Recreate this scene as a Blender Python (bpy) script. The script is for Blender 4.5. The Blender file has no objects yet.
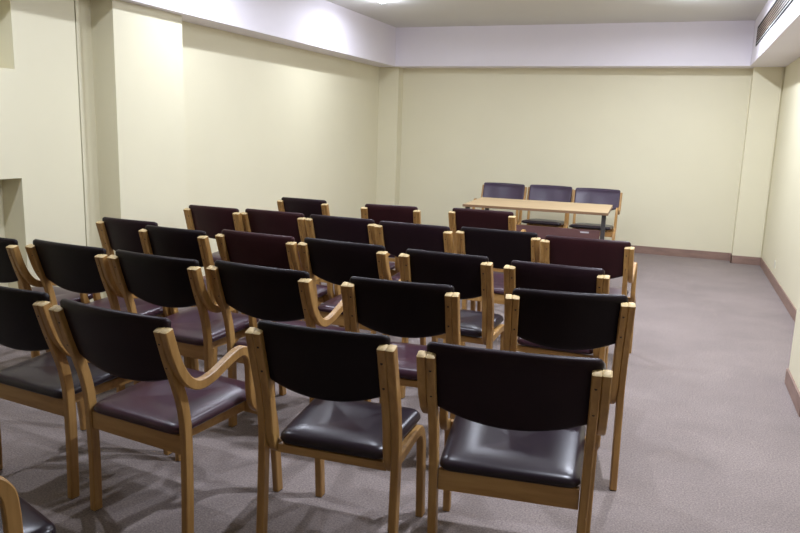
import bpy, math
from mathutils import Vector, Matrix

COL = bpy.context.scene.collection
PI = math.pi

# ---------------------------------------------------------------- materials
def new_mat(name):
    m = bpy.data.materials.new(name); m.use_nodes = True
    nt = m.node_tree; nt.nodes.clear()
    out = nt.nodes.new('ShaderNodeOutputMaterial')
    b = nt.nodes.new('ShaderNodeBsdfPrincipled')
    nt.links.new(b.outputs['BSDF'], out.inputs['Surface'])
    return m, nt, b

def coords(nt, scale=(1, 1, 1), kind='Object'):
    tc = nt.nodes.new('ShaderNodeTexCoord'); mp = nt.nodes.new('ShaderNodeMapping')
    mp.inputs['Scale'].default_value = scale
    nt.links.new(tc.outputs[kind], mp.inputs['Vector'])
    return mp.outputs['Vector']

def noise(nt, vec, scale, detail=4, rough=0.5):
    n = nt.nodes.new('ShaderNodeTexNoise')
    n.inputs['Scale'].default_value = scale; n.inputs['Detail'].default_value = detail
    n.inputs['Roughness'].default_value = rough
    nt.links.new(vec, n.inputs['Vector'])
    return n.outputs['Fac']

def ramp(nt, fac, stops):
    r = nt.nodes.new('ShaderNodeValToRGB')
    e = r.color_ramp.elements
    e[0].position, e[0].color = stops[0][0], (*stops[0][1], 1)
    e[1].position, e[1].color = stops[-1][0], (*stops[-1][1], 1)
    for p, c in stops[1:-1]:
        k = e.new(p); k.color = (*c, 1)
    nt.links.new(fac, r.inputs['Fac'])
    return r.outputs['Color']

def bump(nt, b, fac, strength, dist=0.002):
    n = nt.nodes.new('ShaderNodeBump'); n.inputs['Strength'].default_value = strength
    n.inputs['Distance'].default_value = dist
    nt.links.new(fac, n.inputs['Height']); nt.links.new(n.outputs['Normal'], b.inputs['Normal'])

def mixc(nt, fac, a, c):
    m = nt.nodes.new('ShaderNodeMix'); m.data_type = 'RGBA'; m.blend_type = 'MULTIPLY'
    m.inputs['Factor'].default_value = fac
    nt.links.new(a, m.inputs['A']); nt.links.new(c, m.inputs['B'])
    return m.outputs['Result']

def paint(name, col, rough=0.6, var=0.04):
    m, nt, b = new_mat(name)
    v = coords(nt, kind='Object')
    f = noise(nt, v, 1.3, 3)
    lo = tuple(c * (1 - var) for c in col)
    nt.links.new(ramp(nt, f, [(0.3, lo), (0.7, col)]), b.inputs['Base Color'])
    b.inputs['Roughness'].default_value = rough
    bump(nt, b, noise(nt, v, 60, 3), 0.08, 0.001)
    return m

def wood(name, cols, scale=(1, 1, 1), rough=0.42, s=9):
    m, nt, b = new_mat(name)
    v = coords(nt, scale)
    f = noise(nt, v, s, 6, 0.6)
    nt.links.new(ramp(nt, f, [(0.28, cols[0]), (0.5, cols[1]), (0.72, cols[2])]), b.inputs['Base Color'])
    b.inputs['Roughness'].default_value = rough
    bump(nt, b, f, 0.15, 0.0008)
    return m

def vinyl(name, col, rough=0.33, spec=0.55):
    m, nt, b = new_mat(name)
    v = coords(nt)
    f = noise(nt, v, 7, 4)
    lo = tuple(c * 0.75 for c in col)
    nt.links.new(ramp(nt, f, [(0.3, lo), (0.7, col)]), b.inputs['Base Color'])
    r = nt.nodes.new('ShaderNodeMapRange')
    r.inputs['To Min'].default_value = rough - 0.02; r.inputs['To Max'].default_value = rough + 0.03
    nt.links.new(noise(nt, v, 14, 3), r.inputs['Value'])
    nt.links.new(r.outputs['Result'], b.inputs['Roughness'])
    b.inputs['Specular IOR Level'].default_value = spec
    bump(nt, b, noise(nt, v, 220, 2), 0.02, 0.0003)
    return m

def plain(name, col, rough=0.5, metal=0.0):
    m, nt, b = new_mat(name)
    v = coords(nt)
    f = noise(nt, v, 30, 2)
    nt.links.new(ramp(nt, f, [(0.2, tuple(c * 0.92 for c in col)), (0.8, col)]), b.inputs['Base Color'])
    b.inputs['Roughness'].default_value = rough; b.inputs['Metallic'].default_value = metal
    return m

def emit(name, col, strength):
    m, nt, b = new_mat(name)
    b.inputs['Base Color'].default_value = (*col, 1)
    b.inputs['Emission Color'].default_value = (*col, 1)
    b.inputs['Emission Strength'].default_value = strength
    return m

def carpet():
    m, nt, b = new_mat('carpet')
    v = coords(nt)
    big = ramp(nt, noise(nt, v, 1.6, 5, 0.6), [(0.3, (0.228, 0.190, 0.178)), (0.7, (0.285, 0.238, 0.222))])
    fine = ramp(nt, noise(nt, v, 130, 3, 0.8), [(0.3, (0.55, 0.55, 0.55)), (0.7, (1.35, 1.35, 1.35))])
    c = mixc(nt, 1.0, big, fine)
    # pale worn scuffs running along the aisle
    w = nt.nodes.new('ShaderNodeTexNoise'); w.inputs['Scale'].default_value = 2.2; w.inputs['Detail'].default_value = 1
    w.inputs['Distortion'].default_value = 1.2
    nt.links.new(coords(nt, (1.0, 0.35, 1)), w.inputs['Vector'])
    s = ramp(nt, w.outputs['Fac'], [(0.492, (1, 1, 1)), (0.5, (1.08, 1.08, 1.07)), (0.508, (1, 1, 1))])
    nt.links.new(mixc(nt, 0.8, c, s), b.inputs['Base Color'])
    b.inputs['Roughness'].default_value = 0.95
    b.inputs['Specular IOR Level'].default_value = 0.15
    bump(nt, b, noise(nt, v, 160, 2, 0.8), 0.5, 0.003)
    return m

CREAM = paint('cream_wall_paint', (0.75, 0.705, 0.515), 0.55)
WHITE = paint('white_beam_paint', (0.79, 0.75, 0.81), 0.6)
CEIL = paint('white_ceiling_paint', (0.66, 0.65, 0.62), 0.7)
CARPET = carpet()
SKIRT = wood('brown_skirting', [(0.20, 0.125, 0.10), (0.26, 0.165, 0.13), (0.31, 0.20, 0.16)], (1, 1, 4), 0.5, 5)
POST = wood('honey_beech_upright', [(0.25, 0.125, 0.036), (0.36, 0.195, 0.058), (0.46, 0.27, 0.092)], (10, 10, 1.0), 0.42, 3.2)
RAIL = wood('honey_beech_rail', [(0.27, 0.135, 0.040), (0.38, 0.205, 0.063), (0.46, 0.27, 0.095)], (1.0, 8, 10), 0.42, 3.2)
ENDG = wood('pale_end_grain', [(0.42, 0.30, 0.14), (0.54, 0.40, 0.19), (0.62, 0.48, 0.25)], (4, 4, 4), 0.6, 12)
TOP = wood('light_oak_tabletop', [(0.36, 0.25, 0.13), (0.45, 0.32, 0.17), (0.51, 0.37, 0.21)], (0.7, 9, 5), 0.45, 3)
EDGE = wood('dark_table_edge', [(0.16, 0.09, 0.045), (0.2, 0.115, 0.06), (0.24, 0.14, 0.075)], (1, 8, 8), 0.5, 3)
VDARK = vinyl('blackish_brown_vinyl', (0.009, 0.005, 0.0065), 0.42, 0.13)
VPLUM = vinyl('dark_plum_vinyl', (0.017, 0.0075, 0.011), 0.42, 0.14)
VMAR = vinyl('maroon_vinyl', (0.032, 0.0095, 0.012), 0.42, 0.14)
VSEATP = vinyl('plum_seat_vinyl', (0.048, 0.019, 0.030), 0.31, 0.30)
VREAR = vinyl('plum_vinyl_bluish_lit', (0.034, 0.014, 0.040), 0.30, 0.5)  # violet tint of the bluish lamp light mixed into the plum
VSEATD = vinyl('black_brown_seat_vinyl', (0.017, 0.010, 0.015), 0.29, 0.30)
PANELM = wood('maroon_brown_board', [(0.09, 0.04, 0.04), (0.11, 0.05, 0.048), (0.13, 0.06, 0.057)], (1, 5, 5), 0.45, 3)
STEEL = plain('dark_grey_steel', (0.06, 0.055, 0.055), 0.45, 0.3)
SCREW = plain('dark_screw', (0.05, 0.035, 0.03), 0.4, 0.5)
RUBBER = plain('black_rubber', (0.02, 0.02, 0.02), 0.7)
GRILLE = plain('bronze_grille', (0.26, 0.19, 0.14), 0.4, 0.2)
BLACK = plain('frame_and_shade_black', (0.012, 0.011, 0.012), 0.8)  # black of the grille frame, also painted dark for gap and duct
TAGM = plain('pale_label', (0.5, 0.47, 0.5), 0.6)
PLAST = plain('cream_plastic', (0.68, 0.65, 0.53), 0.5)
TRIMW = plain('white_lamp_trim', (0.75, 0.75, 0.75), 0.4)
LAMP = emit('lamp_glow', (0.80, 0.88, 1.0), 6.0)

# ---------------------------------------------------------------- mesh helpers
class MB:
    def __init__(s): s.v = []; s.f = []; s.mi = []
    def add(s, vs, fs, mi=0):
        o = len(s.v); s.v += [tuple(x) for x in vs]; s.f += [tuple(o + i for i in f) for f in fs]; s.mi += [mi] * len(fs)
    def box(s, x0, y0, z0, x1, y1, z1, mi=0):
        s.add([(x0, y0, z0), (x1, y0, z0), (x1, y1, z0), (x0, y1, z0), (x0, y0, z1), (x1, y0, z1), (x1, y1, z1), (x0, y1, z1)],
              [(0, 3, 2, 1), (4, 5, 6, 7), (0, 1, 5, 4), (1, 2, 6, 5), (2, 3, 7, 6), (3, 0, 4, 7)], mi)
    def cyl(s, c, r, h, axis='z', n=16, r2=None, mi=0):
        r2 = r if r2 is None else r2
        vs = []
        for k, rr in ((0, r), (1, r2)):
            for i in range(n):
                a = 2 * PI * i / n; p, q = rr * math.cos(a), rr * math.sin(a)
                if axis == 'z': vs.append((c[0] + p, c[1] + q, c[2] + k * h))
                elif axis == 'y': vs.append((c[0] + p, c[1] + k * h, c[2] + q))
                else: vs.append((c[0] + k * h, c[1] + p, c[2] + q))
        fs = [(i, (i + 1) % n, n + (i + 1) % n, n + i) for i in range(n)]
        fs += [tuple(range(n - 1, -1, -1)), tuple(range(n, 2 * n))]
        s.add(vs, fs, mi)
    def mesh(s, name, mats, smooth=False, bevel=0):
        import bmesh
        me = bpy.data.meshes.new(name); me.from_pydata(s.v, [], s.f); me.update()
        for m in (mats if isinstance(mats, (list, tuple)) else [mats]): me.materials.append(m)
        for p, i in zip(me.polygons, s.mi): p.material_index = i
        bm = bmesh.new(); bm.from_mesh(me)
        bmesh.ops.recalc_face_normals(bm, faces=bm.faces)
        if bevel:
            es = [e for e in bm.edges if len(e.link_faces) == 2 and e.calc_face_angle(0) > 0.6]
            bmesh.ops.bevel(bm, geom=es, offset=bevel, segments=2, affect='EDGES', profile=0.6)
        bm.to_mesh(me); bm.free()
        for p in me.polygons: p.use_smooth = smooth
        if smooth:
            try: me.set_sharp_from_angle(angle=math.radians(38))
            except Exception: pass
        return me
    def build(s, name, mats, parent=None, smooth=False, bevel=0):
        o = bpy.data.objects.new(name, s.mesh(name, mats, smooth, bevel)); COL.objects.link(o)
        if parent is not None: o.parent = parent
        return o

def tag(o, label=None, cat=None, group=None, kind=None):
    if label: o['label'] = label
    if cat: o['category'] = cat
    if group: o['group'] = group
    if kind: o['kind'] = kind
    return o

def empty(name, loc=(0, 0, 0), rz=0):
    o = bpy.data.objects.new(name, None); COL.objects.link(o)
    o.location = loc; o.rotation_euler = (0, 0, rz); o.empty_display_size = 0.1
    return o

def struct(name, mb, mat, bevel=0, parent=None):
    o = mb.build(name, mat, parent, bevel=bevel)
    if parent is None: o['kind'] = 'structure'
    return o

def catmull(pts, n=6):
    P = [pts[0]] + list(pts) + [pts[-1]]; out = []
    for i in range(1, len(P) - 2):
        for k in range(n):
            t = k / n
            q = []
            for a, b, c, d in zip(P[i - 1], P[i], P[i + 1], P[i + 2]):
                q.append(0.5 * (2 * b + (c - a) * t + (2 * a - 5 * b + 4 * c - d) * t * t + (3 * b - a - 3 * c + d) * t ** 3))
            out.append(tuple(q))
    out.append(tuple(pts[-1]))
    return out

def strip(path, x0, x1, th, mats, name, parent, smooth_n=6, cham=0.0035):
    """bent laminated strip: a rectangle x0..x1 by th swept along a path in the (y, z) plane; path points may carry an x shift"""
    pts = catmull(path, smooth_n) if smooth_n else list(path)
    # drop duplicates
    q = [pts[0]]
    for a in pts[1:]:
        if math.hypot(a[0] - q[-1][0], a[1] - q[-1][1]) > 1e-4: q.append(a)
    pts = q
    m = MB(); n = len(pts); h = th / 2; c = cham
    prof = [(x0 + c, -h), (x1 - c, -h), (x1, -h + c), (x1, h - c), (x1 - c, h), (x0 + c, h), (x0, h - c), (x0, -h + c)]
    rings = []
    for i, p in enumerate(pts):
        a = pts[max(i - 1, 0)]; b = pts[min(i + 1, n - 1)]
        dy, dz = b[0] - a[0], b[1] - a[1]; L = math.hypot(dy, dz); dy /= L; dz /= L
        ny, nz = -dz, dy
        sx = p[2] if len(p) > 2 else 0
        rings.append([(px + sx, p[0] + ny * o, p[1] + nz * o) for px, o in prof])
    def cap(ring, p, d):
        cx = sum(v[0] for v in ring) / 8; cy = sum(v[1] for v in ring) / 8; cz = sum(v[2] for v in ring) / 8
        return [(cx + (v[0] - cx) * 0.74, cy + (v[1] - cy) * 0.74 + d[0], cz + (v[2] - cz) * 0.74 + d[1]) for v in ring]
    def dirn(a, b):
        dy, dz = b[0] - a[0], b[1] - a[1]; L = math.hypot(dy, dz); return (dy / L * c, dz / L * c)
    allr = [cap(rings[0], pts[0], dirn(pts[1], pts[0]))] + rings + [cap(rings[-1], pts[-1], dirn(pts[-2], pts[-1]))]
    vs = [v for r in allr for v in r]; fs = []; N = len(allr)
    m.add(vs, [])
    for i in range(N - 1):
        for k in range(8):
            a = i * 8 + k; b = i * 8 + (k + 1) % 8
            m.f.append((a, b, b + 8, a + 8)); m.mi.append(1 if i in (0,) else 0)
    m.f.append(tuple(range(7, -1, -1))); m.mi.append(1)
    m.f.append(tuple(range((N - 1) * 8, N * 8))); m.mi.append(0)
    return m.build(name, mats, parent, smooth=True)

def smoothstep(t): t = max(0.0, min(1.0, t)); return t * t * (3 - 2 * t)

def rounded_outline(hw0, hw1, y0, y1, r, n=7):
    """trapezium outline (rear half-width hw0 at y0, front hw1 at y1), rounded corners, counter-clockwise"""
    cs = [(-hw0, y0), (hw0, y0), (hw1, y1), (-hw1, y1)]; out = []
    for i in range(4):
        p = Vector(cs[i]); a = (Vector(cs[i - 1]) - p).normalized(); b = (Vector(cs[(i + 1) % 4]) - p).normalized()
        s = p + a * r; e = p + b * r
        for k in range(n + 1):
            t = k / n
            out.append(tuple((s * (1 - t) ** 2 + p * 2 * t * (1 - t) + e * t * t)))
    # subdivide straight runs
    res = []
    for i in range(len(out)):
        a, b = out[i], out[(i + 1) % len(out)]
        L = math.hypot(b[0] - a[0], b[1] - a[1]); k = max(1, int(L / 0.05))
        for j in range(k): res.append((a[0] + (b[0] - a[0]) * j / k, a[1] + (b[1] - a[1]) * j / k))
    return res

def cushion(name, mat, parent, hw0, hw1, y0, y1, z0, z1, slope, sag=0.006):
    out = rounded_outline(hw0, hw1, y0, y1, 0.045)
    cx, cy = 0, (y0 + y1) / 2; T = z1 - z0; m = MB()
    prof = [(-0.030, 0.0), (-0.006, 0.006), (0.0, T * 0.35), (-0.002, T * 0.62), (-0.010, T * 0.84), (-0.024, T * 0.96), (-0.045, T * 1.02)]
    rings = []
    R = min(hw0, hw1)
    def zc(y): return slope * (y - y0)
    def ring(off, z):
        s = 1 + off / R
        return [(x * s, cy + (y - cy) * s, z0 + z + zc(cy + (y - cy) * s)) for x, y in out]
    for o, z in prof: rings.append(ring(o, z))
    for s, d in ((0.62, 0.004), (0.42, 0.0), (0.2, -sag)):
        rings.append([(x * s, cy + (y - cy) * s, z0 + T * 1.04 + d + zc(cy + (y - cy) * s)) for x, y in out])
    n = len(out); vs = [v for r in rings for v in r]; fs = []
    for i in range(len(rings) - 1):
        for k in range(n):
            fs.append((i * n + k, i * n + (k + 1) % n, (i + 1) * n + (k + 1) % n, (i + 1) * n + k))
    fs.append(tuple(range(n - 1, -1, -1)))
    vs.append((0, cy, z0 + T * 1.04 - sag * 1.3 + zc(cy))); c = len(vs) - 1; b = (len(rings) - 1) * n
    for k in range(n): fs.append((b + k, b + (k + 1) % n, c))
    m.add(vs, fs)
    o = m.build(name, mat, parent, smooth=False)
    for p in o.data.polygons: p.use_smooth = True
    return o

def backrest(name, mat, parent, hw, zt, zs, zb, yfun, depth=0.030, bow=0.035):
    """upholstered back pad: straight top with rounded corners, bottom edge an arc; bowed to the rear in plan"""
    NU, NV = 28, 12; m = MB(); front = []; rear = []
    rc = 0.020
    def pt(u, v, side):
        x = hw * u
        au = abs(u)
        top = zt + 0.004 * (1 - u * u)
        dx = (au * hw) - (hw - rc)
        if dx > 0: top -= rc - math.sqrt(max(rc * rc - dx * dx, 0))
        arc = 1 - u * u
        bot = zs + (zb - zs) * (arc ** 0.85)
        if dx > 0: bot += 0.6 * (rc - math.sqrt(max(rc * rc - dx * dx, 0)))
        z = bot + (top - bot) * v
        # pillow thickness falls off at the rim
        hmm = max(top - bot, 1e-4)
        ev = min(v, 1 - v) * hmm; eu = (1 - au) * hw
        r = 0.016
        e = min(ev, eu, r) / r
        t = depth / 2 * (math.sqrt(max(0, 1 - (1 - e) ** 2)) if side else 0) if False else depth / 2 * math.sqrt(max(0.0, 1 - (1 - e) ** 2))
        y = yfun(z) - bow * (1 - u * u)
        return (x, y + side * t, z)
    us = [-1 + 2 * i / NU for i in range(NU + 1)]
    us = [math.copysign(abs(u) ** 0.8, u) for u in us]
    vs_ = [0, 0.02, 0.05, 0.1, 0.2, 0.35, 0.5, 0.65, 0.8, 0.9, 0.95, 0.98, 1]
    us = sorted(set(us + [-0.99, -0.97, -0.945, 0.945, 0.97, 0.99]))
    nu, nv = len(us), len(vs_)
    F = [pt(u, v, 1) for v in vs_ for u in us]; Rr = [pt(u, v, -1) for v in vs_ for u in us]
    N = nu * nv; fs = []
    for j in range(nv - 1):
        for i in range(nu - 1):
            a = j * nu + i
            fs.append((a, a + 1, a + nu + 1, a + nu)); fs.append((N + a, N + a + nu, N + a + nu + 1, N + a + 1))
    m.add(F + Rr, fs)
    import bmesh
    me = m.mesh(name, mat)
    bm = bmesh.new(); bm.from_mesh(me)
    bmesh.ops.remove_doubles(bm, verts=bm.verts, dist=0.0003)
    bmesh.ops.recalc_face_normals(bm, faces=bm.faces)
    bm.to_mesh(me); bm.free()
    for p in me.polygons: p.use_smooth = True
    o = bpy.data.objects.new(name, me); COL.objects.link(o); o.parent = parent
    return o

# ---------------------------------------------------------------- the chairs
W = 0.0275     # width of one laminated strip
TH = 0.038    # its depth
IA, IB = 0.2215, 0.1945    # half the gap between uprights at the top

def inter(tab, z):
    tab = sorted(tab, key=lambda t: t[1])
    if z <= tab[0][1]: return tab[0][0]
    for (y0, z0), (y1, z1) in zip(tab, tab[1:]):
        if z <= z1: return y0 + (y1 - y0) * (z - z0) / (z1 - z0)
    return tab[-1][0]

def make_armchair(back_mat, seat_mat):
    root = empty('armchair')
    A = [(-0.003, 0.799), (0.030, 0.69), (0.062, 0.60), (0.088, 0.51), (0.101, 0.40), (0.104, 0.2), (0.100, 0.004)]
    tilt = [(y, z) for y, z in A]
    for s in (-1, 1):
        a, b = sorted((s * IA, s * (IA + W)))
        leg = strip([(y, z, -s * 0.006 * smoothstep((0.7 - z) / 0.7)) for y, z in A], a, b, TH, [POST, ENDG], 'rear_leg', root)
        foot = MB(); foot.box(a - s * 0.006 + 0.002, 0.100 - 0.015, 0, b - s * 0.006 - 0.002, 0.100 + 0.015, 0.006); foot.build('foot_pad', RUBBER, leg)
        for z in (0.752, 0.665):
            y = inter(tilt, z) - TH / 2
            sc = MB(); sc.cyl((s * (IA + W / 2), y - 0.0015, z), 0.0042, 0.004, 'y', 12); sc.build('screw', SCREW, leg)
        a, b = sorted((s * (IA + W + 0.0005), s * (IA + 2 * W)))
        arm = [(-0.003, 0.799), (0.024, 0.71), (0.054, 0.645), (0.092, 0.600), (0.140, 0.582), (0.20, 0.592), (0.265, 0.618),
               (0.325, 0.640), (0.366, 0.638), (0.394, 0.606), (0.402, 0.55), (0.404, 0.49), (0.412, 0.435), (0.438, 0.402),
               (0.482, 0.390), (0.522, 0.362), (0.540, 0.30), (0.552, 0.2), (0.562, 0.1), (0.570, 0.004)]
        ar = strip(arm, a, b, 0.036, [POST, ENDG], 'armrest', root, 5)
        ar['label'] = 'bentwood armrest running down into the front leg'
        foot = MB(); foot.box(a + 0.002, 0.556, 0, b - 0.002, 0.584, 0.006); foot.build('foot_pad', RUBBER, ar)
    m = MB(); m.box(-IA + 0.005, 0.092, 0.330, IA - 0.005, 0.114, 0.398); m.build('rear_rail', RAIL, root, bevel=0.003)
    m = MB(); m.box(-IA - W, 0.482, 0.345, IA + W, 0.506, 0.400); m.build('front_rail', RAIL, root, bevel=0.003)
    for s in (-1, 1):
        m = MB(); m.box(*(-IA + 0.050, 0.114, 0.350) if s < 0 else (IA - 0.072, 0.114, 0.350),
                        *(-IA + 0.072, 0.482, 0.388) if s < 0 else (IA - 0.050, 0.482, 0.388)); m.build('side_rail', RAIL, root, bevel=0.003)
    cushion('seat', seat_mat, root, IA - 0.004, IA + 0.010, 0.078, 0.528, 0.394, 0.434, 0.055)
    yf = lambda z: inter(tilt, z) + TH / 2 + 0.006
    backrest('backrest', back_mat, root, IA + 0.033, 0.834, 0.632, 0.572, yf)
    return root

def make_sidechair(back_mat, seat_mat):
    root = empty('side_chair')
    B = [(-0.002, 0.803), (0.030, 0.69), (0.056, 0.60), (0.074, 0.51), (0.080, 0.40), (0.070, 0.2), (0.056, 0.004)]
    for s in (-1, 1):
        a, b = sorted((s * (IB + W + 0.0005), s * (IB + 2 * W)))
        leg = strip(B, a, b, TH, [POST, ENDG], 'rear_leg', root)
        foot = MB(); foot.box(a + 0.002, 0.041, 0, b - 0.002, 0.071, 0.006); foot.build('foot_pad', RUBBER, leg)
        a, b = sorted((s * IB, s * (IB + W)))
        inner = [(-0.002, 0.803), (0.030, 0.69), (0.056, 0.60), (0.073, 0.51), (0.082, 0.435), (0.100, 0.385), (0.138, 0.362), (0.20, 0.364), (0.28, 0.370),
                 (0.385, 0.376), (0.432, 0.364), (0.458, 0.325), (0.468, 0.25), (0.478, 0.12), (0.486, 0.004)]
        fl = strip(inner, a, b, TH, [POST, ENDG], 'side_frame', root, 5)
        fl['label'] = 'bentwood side strip running from the upright under the seat into the front leg'
        foot = MB(); foot.box(a + 0.002, 0.471, 0, b - 0.002, 0.501, 0.006); foot.build('foot_pad', RUBBER, fl)
        for z in (0.752, 0.665):
            sc = MB(); sc.cyl((s * (IB + W / 2), inter(B, z) - TH / 2 - 0.0015, z), 0.0042, 0.004, 'y', 12); sc.build('screw', SCREW, fl)
    m = MB(); m.box(-IB - 0.002, 0.100, 0.354, IB + 0.002, 0.122, 0.384); m.build('rear_rail', RAIL, root, bevel=0.003)
    m = MB(); m.box(-IB - 0.002, 0.375, 0.350, IB + 0.002, 0.398, 0.384); m.build('front_rail', RAIL, root, bevel=0.003)
    cushion('seat', seat_mat, root, IB - 0.002, IB + 0.020, 0.086, 0.462, 0.386, 0.434, 0.03)
    yf = lambda z: inter(B, z) + TH / 2 + 0.006
    backrest('backrest', back_mat, root, IB + 0.030, 0.836, 0.640, 0.586, yf)
    return root

def copy_tree(o, parent=None):
    c = o.copy(); COL.objects.link(c)
    if parent is not None: c.parent = parent
    for ch in list(o.children): copy_tree(ch, c)
    return c

G = 'vinyl and wood chairs set out in rows facing the table'
GT = 'armchairs behind the table'
# key: type, x, y of the top of the back, turn in degrees, back, seat, label
CH = {
 '0': ('A', -1.745, 0.850, -20.0, VDARK, VSEATD, 'armchair cut off by the lower left corner, only its curved arm and seat corner showing'),
 '1a': ('A', -2.318, 1.945, -6.0, VDARK, VSEATD, 'dark brown chair cut by the left edge, leftmost of the nearest full row'),
 '1b': ('A', -1.720, 1.859, -7.0, VPLUM, VSEATP, 'nearest chair with its whole curved arm in sight, plum seat, second from left in front'),
 '1c': ('B', -0.986, 1.948, 2.5, VDARK, VSEATD, 'armless black-brown chair in the middle foreground with shiny seat and scuffed back'),
 '1d': ('A', -0.392, 1.988, 6.5, VPLUM, VSEATD, 'nearest chair on the right, dark plum back and thick rear seat rail fully visible'),
 '2a': ('A', -3.382, 2.768, -5.8, VDARK, VSEATP, 'dark chair half cut by the left edge, leftmost of the second row'),
 '2b': ('A', -2.822, 2.777, -5.4, VDARK, VSEATP, 'dark-backed armchair before the flush white panel, second from left in the second row'),
 '2c': ('A', -2.257, 2.739, -5.2, VDARK, VSEATP, 'dark armchair third from left in the second row, glossy seat seen behind the plum-seated one'),
 '2d': ('A', -1.694, 2.744, -5.0, VDARK, VSEATP, 'black-backed armchair fourth in the second row, its right arm dipping into view'),
 '2e': ('B', -1.020, 2.731, 4.0, VDARK, VSEATP, 'armless black-backed chair directly behind the middle foreground one'),
 '2f': ('B', -0.352, 2.863, 11.0, VDARK, VSEATD, 'armless chair at the right end of the second row, long rear leg beside the aisle'),
 '3a': ('B', -3.205, 3.660, -3.6, VPLUM, VSEATP, 'dark chair beside the left pillar, leftmost of the third row'),
 '3b': ('B', -2.737, 3.503, -4.0, VDARK, VSEATP, 'black-backed chair second from left in the third row'),
 '3c': ('A', -2.239, 3.600, -4.8, VMAR, VSEATP, 'maroon-backed chair third from left in the third row'),
 '3d': ('A', -1.677, 3.573, -5.0, VDARK, VSEATP, 'black-backed armchair fourth from left in the third row'),
 '3e': ('B', -1.067, 3.504, -2.6, VDARK, VSEATD, 'armless black-backed chair fifth in the third row, its pale leg standing clear'),
 '3f': ('B', -0.500, 3.453, -2.3, VPLUM, VSEATP, 'armless dark chair at the right end of the third row, low behind the nearer one'),
 '4a': ('B', -3.220, 4.580, -2.0, VMAR, VSEATP, 'maroon-backed chair against the left wall, leftmost of the fourth row'),
 '4b': ('A', -2.726, 4.620, -4.0, VMAR, VSEATP, 'maroon-backed chair second from left in the fourth row'),
 '4c': ('A', -2.165, 4.580, -3.6, VPLUM, VSEATP, 'dark plum-backed chair third from left in the fourth row'),
 '4d': ('A', -1.606, 4.520, -3.4, VPLUM, VSEATP, 'dark chair fourth in the fourth row, tiny nick on its top edge'),
 '4e': ('A', -1.041, 4.546, -3.0, VDARK, VSEATP, 'black-backed chair fifth in the fourth row, right in front of the table'),
 '4f': ('A', -0.475, 4.467, -1.6, VMAR, VSEATP, 'maroon-backed armchair at the right end of the fourth row beside the open floor'),
 '5a': ('B', -2.982, 5.549, -3.9, VPLUM, VSEATP, 'single far chair by the left wall, leftmost and smallest of the last row'),
 '5b': ('B', -2.157, 5.511, 5.5, VMAR, VSEATP, 'maroon-backed chair alone in the middle of the last row before the corner pillar'),
 '5c': ('A', -1.432, 5.657, -2.6, VMAR, VSEATP, 'maroon chair of the last row overlapping the left end of the table'),
 'r1': ('A', -1.968, 8.840, 179.0, VREAR, VSEATD, 'plum-backed chair facing the room behind the left part of the table'),
 'r2': ('A', -1.410, 8.890, 179.0, VREAR, VSEATD, 'middle plum-backed chair of three behind the table'),
 'r3': ('A', -0.853, 8.800, 179.0, VREAR, VSEATD, 'plum-backed chair facing the room behind the right end of the table'),
}
proto = {}
for key, (t, x, y, ang, bm_, sm_, lab) in CH.items():
    pk = (t, bm_.name, sm_.name)
    if pk not in proto:
        proto[pk] = (make_armchair if t == 'A' else make_sidechair)(bm_, sm_); o = proto[pk]
    else:
        o = copy_tree(proto[pk])
    o.location = (x, y, 0); o.rotation_euler = (0, 0, math.radians(ang))
    tag(o, lab, 'chair', GT if key[0] == 'r' else G)

# ---------------------------------------------------------------- the table
tx0, tx1, ty0, ty1 = -1.970, -0.590, 6.98, 7.85
t = empty('table', ((tx0 + tx1) / 2, (ty0 + ty1) / 2, 0), math.radians(2))
tag(t, 'long wooden-topped table with dark legs and a maroon front board at the far end', 'table')
hx, hy = (tx1 - tx0) / 2, (ty1 - ty0) / 2
m = MB(); m.box(-hx, -hy, 0.716, hx, hy, 0.740); m.build('tabletop', TOP, t, bevel=0.002)
m = MB()
m.box(-hx - 0.004, -hy - 0.004, 0.714, hx + 0.004, -hy, 0.738); m.box(-hx - 0.004, hy, 0.714, hx + 0.004, hy + 0.004, 0.738)
m.box(-hx - 0.004, -hy, 0.714, -hx, hy, 0.738); m.box(hx, -hy, 0.714, hx + 0.004, hy, 0.738)
m.build('edge_band', EDGE, t)
for sx in (-1, 1):
    for sy in (-1, 1):
        m = MB(); cx, cy = sx * (hx - (0.035 if sy < 0 else 0.075)), sy * (hy - 0.06); m.box(cx - 0.02, cy - 0.02, 0.008, cx + 0.02, cy + 0.02, 0.714)
        lg = m.build('leg', STEEL, t, bevel=0.002)
        m = MB(); m.cyl((cx, cy, 0), 0.02, 0.009, 'z', 16); m.build('foot_cap', RUBBER, lg)
m = MB(); m.box(-hx + 0.06, -hy + 0.045, 0.26, hx - 0.06, -hy + 0.063, 0.565)
pn = m.build('front_board', PANELM, t, bevel=0.002)
m = MB(); m.box(hx - 0.24, -hy + 0.0435, 0.532, hx - 0.16, -hy + 0.045, 0.546); m.build('label_strip', TAGM, pn)
m = MB(); m.box(-hx + 0.08, hy - 0.09, 0.68, hx - 0.08, hy - 0.066, 0.714); m.build('apron', STEEL, t)

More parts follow.
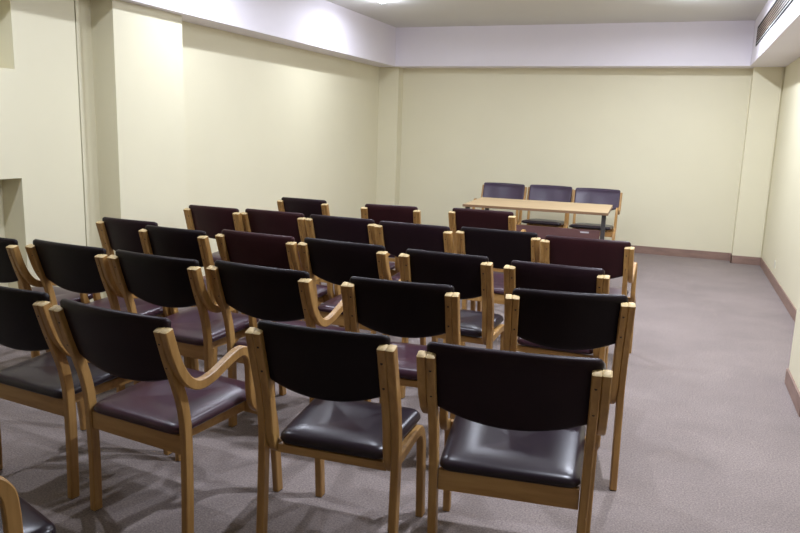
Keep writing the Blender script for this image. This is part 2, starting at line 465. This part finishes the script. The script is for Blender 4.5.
# ---------------------------------------------------------------- the room
XL, XR, YB, YN = -3.90, 1.01, 9.59, -2.4
ZB, ZC = 2.259, 2.749
XBL, XBR, YF = -3.62, 0.642, 9.28
m = MB(); m.box(-4.2, YN - 0.1, -0.1, 1.2, YB + 0.1, 0.0); struct('floor', m, CARPET)
m = MB(); m.box(-4.2, YN - 0.1, ZC, 1.2, YB + 0.1, ZC + 0.12); struct('ceiling', m, CEIL)
m = MB(); m.box(XL - 0.2, YB, 0, XR + 0.2, YB + 0.15, ZC); struct('wall_back', m, CREAM)
m = MB(); m.box(XR, YN, 0, XR + 0.15, YB, ZC); struct('wall_right', m, CREAM)
m = MB(); m.box(XL - 0.2, YN - 0.15, 0, XR + 0.2, YN, ZC); struct('wall_front', m, CREAM)
m = MB(); m.box(XL - 0.15, 3.80, 0, XL, YB, ZC); struct('wall_left', m, CREAM)
# near left: flush white panel wall with recessed openings
PX, PB = -3.865, -4.04
m = MB()
m.box(PB - 0.06, YN, 0, PB, 3.97, ZB)                       # back of the recesses
m.box(PB, 3.485, 0, PX, 3.992, ZB)                          # solid stretch next to the gap
m.box(PB, YN, 1.07, PX, 3.485, 1.735)                       # band between the openings
m.box(PB, YN, 2.215, PX, 3.485, ZB)
m.box(PB, YN, 0, PX, 2.2, 1.07); m.box(PB, YN, 1.735, PX, 2.2, 2.215)
struct('wall_panel_left', m, CREAM)
m = MB(); m.box(XL, 4.002, 0, XL + 0.037, 4.030, ZB); struct('trim_1', m, CREAM)
m = MB(); m.box(XL - 0.04, 3.992, 0, XL + 0.020, 4.002, ZB); struct('panel_gap_shade', m, BLACK)  # black strip stands in for the shaded gap at the panel edge
# beams
m = MB(); m.box(XL - 0.2, YN, ZB, XBL, YB, ZC); struct('beam_left', m, WHITE)
m = MB(); m.box(XBR, YN, ZB, XR, 5.0, ZC)
m.box(XBR + 0.06, 5.0, ZB, XR, 8.79, 2.41); m.box(XBR, 5.0, ZB, XBR + 0.06, 8.79, 2.415)
m.box(XBR, 5.0, 2.612, XR, 8.79, ZC); m.box(XBR, 8.79, ZB, XR, YB, ZC)
m.box(XBR + 0.14, 5.0, 2.41, XR, 8.79, 2.612)
struct('beam_right', m, WHITE)
m = MB(); m.box(XBL, YF, ZB, XBR, YB, ZC); struct('beam_back', m, WHITE)
# pillars
m = MB(); m.box(XL, 4.175, 0, -3.708, 4.926, ZB); struct('pillar_left', m, CREAM)
m = MB(); m.box(XL, 9.415, 0, XBL, YB, ZB); struct('pillar_back_left', m, CREAM)
m = MB(); m.box(0.692, 9.415, 0, XR, YB, ZB); struct('pillar_back_right', m, CREAM)
m = MB(); m.box(0.736, 4.23, 0, XR, 4.80, ZB); struct('pillar_right', m, CREAM)
# skirting
SK = 0.095; st = 0.012
def skirt(name, boxes):
    m = MB()
    for (x0, y0, x1, y1) in boxes: m.box(x0, y0, 0, x1, y1, SK)
    struct(name, m, SKIRT, bevel=0.002)
skirt('baseboard_back', [(XBL, YB - st, 0.692, YB), (0.680, 9.403, 0.692, YB - st), (0.680, 9.403, XR - st, 9.415)])
skirt('baseboard_right', [(XR - st, 4.80 + st, XR, 9.403)])
skirt('baseboard_pillar_right', [(0.724, 4.23 - st, 0.736, 4.80 + st), (0.736, 4.80, XR - st, 4.80 + st), (0.736, 4.23 - st, XR, 4.23)])
skirt('baseboard_left', [(XL, 4.94, XL + st, 9.403), (XBL, 9.415, XBL + st, YB - st), (XL, 9.403, XBL + st, 9.415)])
skirt('baseboard_pillar_left', [(-3.708, 4.163, -3.696, 4.938), (XL, 4.163, -3.708, 4.175), (XL, 4.926, -3.708, 4.938)])

# air-conditioning grille in the right-hand beam
g = empty('air_vent', (XBR, 6.9, 2.51)); tag(g, 'long slatted bronze air-conditioning grille set in the right-hand beam', 'air vent')
Y0, Y1 = 5.0 - 6.9 + 0.005, 8.79 - 6.9 - 0.005
m = MB(); m.box(0.070, Y0, -0.096, 0.075, Y1, 0.098); m.box(0.012, Y0, 0.092, 0.072, Y1, 0.098)
m.box(0.012, Y0, -0.096, 0.072, Y1, -0.090); m.box(0.012, Y1 - 0.008, -0.09, 0.072, Y1, 0.092); m.build('duct_dark_box', BLACK, g)  # black box added behind the slats to keep their gaps dark
m = MB()
m.box(-0.006, Y0, 0.082, 0.02, Y1, 0.101); m.box(-0.006, Y0, -0.094, 0.02, Y1, -0.080)
m.box(-0.006, Y1 - 0.016, -0.08, 0.02, Y1, 0.082); m.box(-0.006, Y0, -0.08, 0.02, Y0 + 0.016, 0.082)
m.build('frame', BLACK, g)
for k in range(5):
    z = -0.044 + k * 0.028
    m = MB(); m.box(-0.004, Y0 + 0.016, z - 0.005, -0.001, Y1 - 0.016, z + 0.008)
    m.build('slat', GRILLE, g)
m = MB(); m.box(0.0, Y0 + 0.016, -0.080, 0.006, Y1 - 0.016, -0.062); m.build('lower_blade', TRIMW, g)

# conduit down the back right corner
m = MB(); m.cyl((0.992, 9.402, 0.10), 0.007, 2.15, 'z', 10)
tag(m.build('cable_conduit', CREAM, None, smooth=True), 'thin cream cable conduit running down the back right corner', 'conduit')
m = MB(); m.box(XR - 0.008, 8.15, 0.17, XR, 8.23, 0.25)
tag(m.build('wall_socket', PLAST, None, bevel=0.002), 'small cream wall socket low on the right wall', 'socket')

# recessed ceiling lamps, two rows, plus an unseen middle pair added for fill
names = {(-3.0, 7.27): 'recessed ceiling downlight at the top edge above the far left corner',
         (0.0, 7.6): 'recessed ceiling downlight at the top edge above the right aisle'}
E_LEFT, E_RIGHT, E_MID_FILL = (23, 9), (60, 10), (20, 6)
lamps = [(-3.0, 7.27), (-3.0, 4.95), (-3.0, 2.6), (0.0, 7.6), (0.0, 5.2), (0.0, 2.8), (-1.5, 6.0), (-1.5, 3.6)]
for i, (x, y) in enumerate(lamps):
    L = empty('ceiling_downlight', (x, y, ZC))
    tag(L, names.get((x, y), 'recessed round downlight out of view in the ceiling above the rows of chairs'), 'ceiling light', 'recessed ceiling downlights')
    m = MB(); n = 28
    for r0, z0, r1, z1 in ((0.085, 0.0, 0.080, -0.008), (0.080, -0.008, 0.066, -0.006), (0.066, -0.006, 0.062, -0.001)):
        vs = [(r * math.cos(2 * PI * k / n), r * math.sin(2 * PI * k / n), z) for r, z in ((r0, z0), (r1, z1)) for k in range(n)]
        m.add(vs, [(k, (k + 1) % n, n + (k + 1) % n, n + k) for k in range(n)])
    m.build('trim_ring', TRIMW, L, smooth=True)
    m = MB()
    rr = [(0.060, -0.004), (0.056, -0.016), (0.044, -0.027), (0.024, -0.034), (0.006, -0.036)]
    vs = [(r * math.cos(2 * PI * k / n), r * math.sin(2 * PI * k / n), z) for r, z in rr for k in range(n)]
    m.add(vs, [(q * n + k, q * n + (k + 1) % n, (q + 1) * n + (k + 1) % n, (q + 1) * n + k) for q in range(4) for k in range(n)] + [tuple(range(4 * n, 5 * n))])
    m.build('bulb', LAMP, L, smooth=True)
    ed, ep = {-3.0: E_LEFT, 0.0: E_RIGHT}.get(x, E_MID_FILL)
    for kind, en in (('AREA', ed), ('POINT', ep)):
        ld = bpy.data.lights.new('downlight_lamp', kind); ld.color = (0.82, 0.87, 1.0); ld.energy = en
        if kind == 'AREA': ld.shape = 'DISK'; ld.size = 0.08; ld.spread = math.radians(175)
        else: ld.shadow_soft_size = 0.03
        lo = bpy.data.objects.new('downlight_lamp', ld); COL.objects.link(lo); lo.parent = L
        lo.location = (0, 0, -0.040 if kind == 'AREA' else -0.075)

# ---------------------------------------------------------------- world, camera
w = bpy.data.worlds.new('world'); bpy.context.scene.world = w; w.use_nodes = True
w.node_tree.nodes['Background'].inputs[0].default_value = (0.02, 0.02, 0.022, 1)
F, PITCH, YAW, ROLL, H = 730.40, 0.185685, 0.357404, 0.0309005, 1.44514
cy, sy = math.cos(YAW), math.sin(YAW)
fwd = Vector((-sy * math.cos(PITCH), cy * math.cos(PITCH), -math.sin(PITCH)))
rt = Vector((cy, sy, 0)); up = rt.cross(fwd)
c, s = math.cos(ROLL), math.sin(ROLL)
r2 = c * rt + s * up; u2 = -s * rt + c * up
M = Matrix(((r2.x, u2.x, -fwd.x, 0), (r2.y, u2.y, -fwd.y, 0), (r2.z, u2.z, -fwd.z, H), (0, 0, 0, 1)))
cd = bpy.data.cameras.new('camera'); cd.sensor_width = 36; cd.lens = F / 800 * 36; cd.clip_start = 0.02
cam = bpy.data.objects.new('camera', cd); COL.objects.link(cam); cam.matrix_world = M
sc = bpy.context.scene; sc.camera = cam
sc.view_settings.view_transform = 'Standard'; sc.view_settings.look = 'None'
sc.view_settings.gamma = 1; sc.view_settings.use_curve_mapping = False
sc.view_settings.exposure = -0.12
sc.cycles.max_bounces = 8; sc.cycles.diffuse_bounces = 5
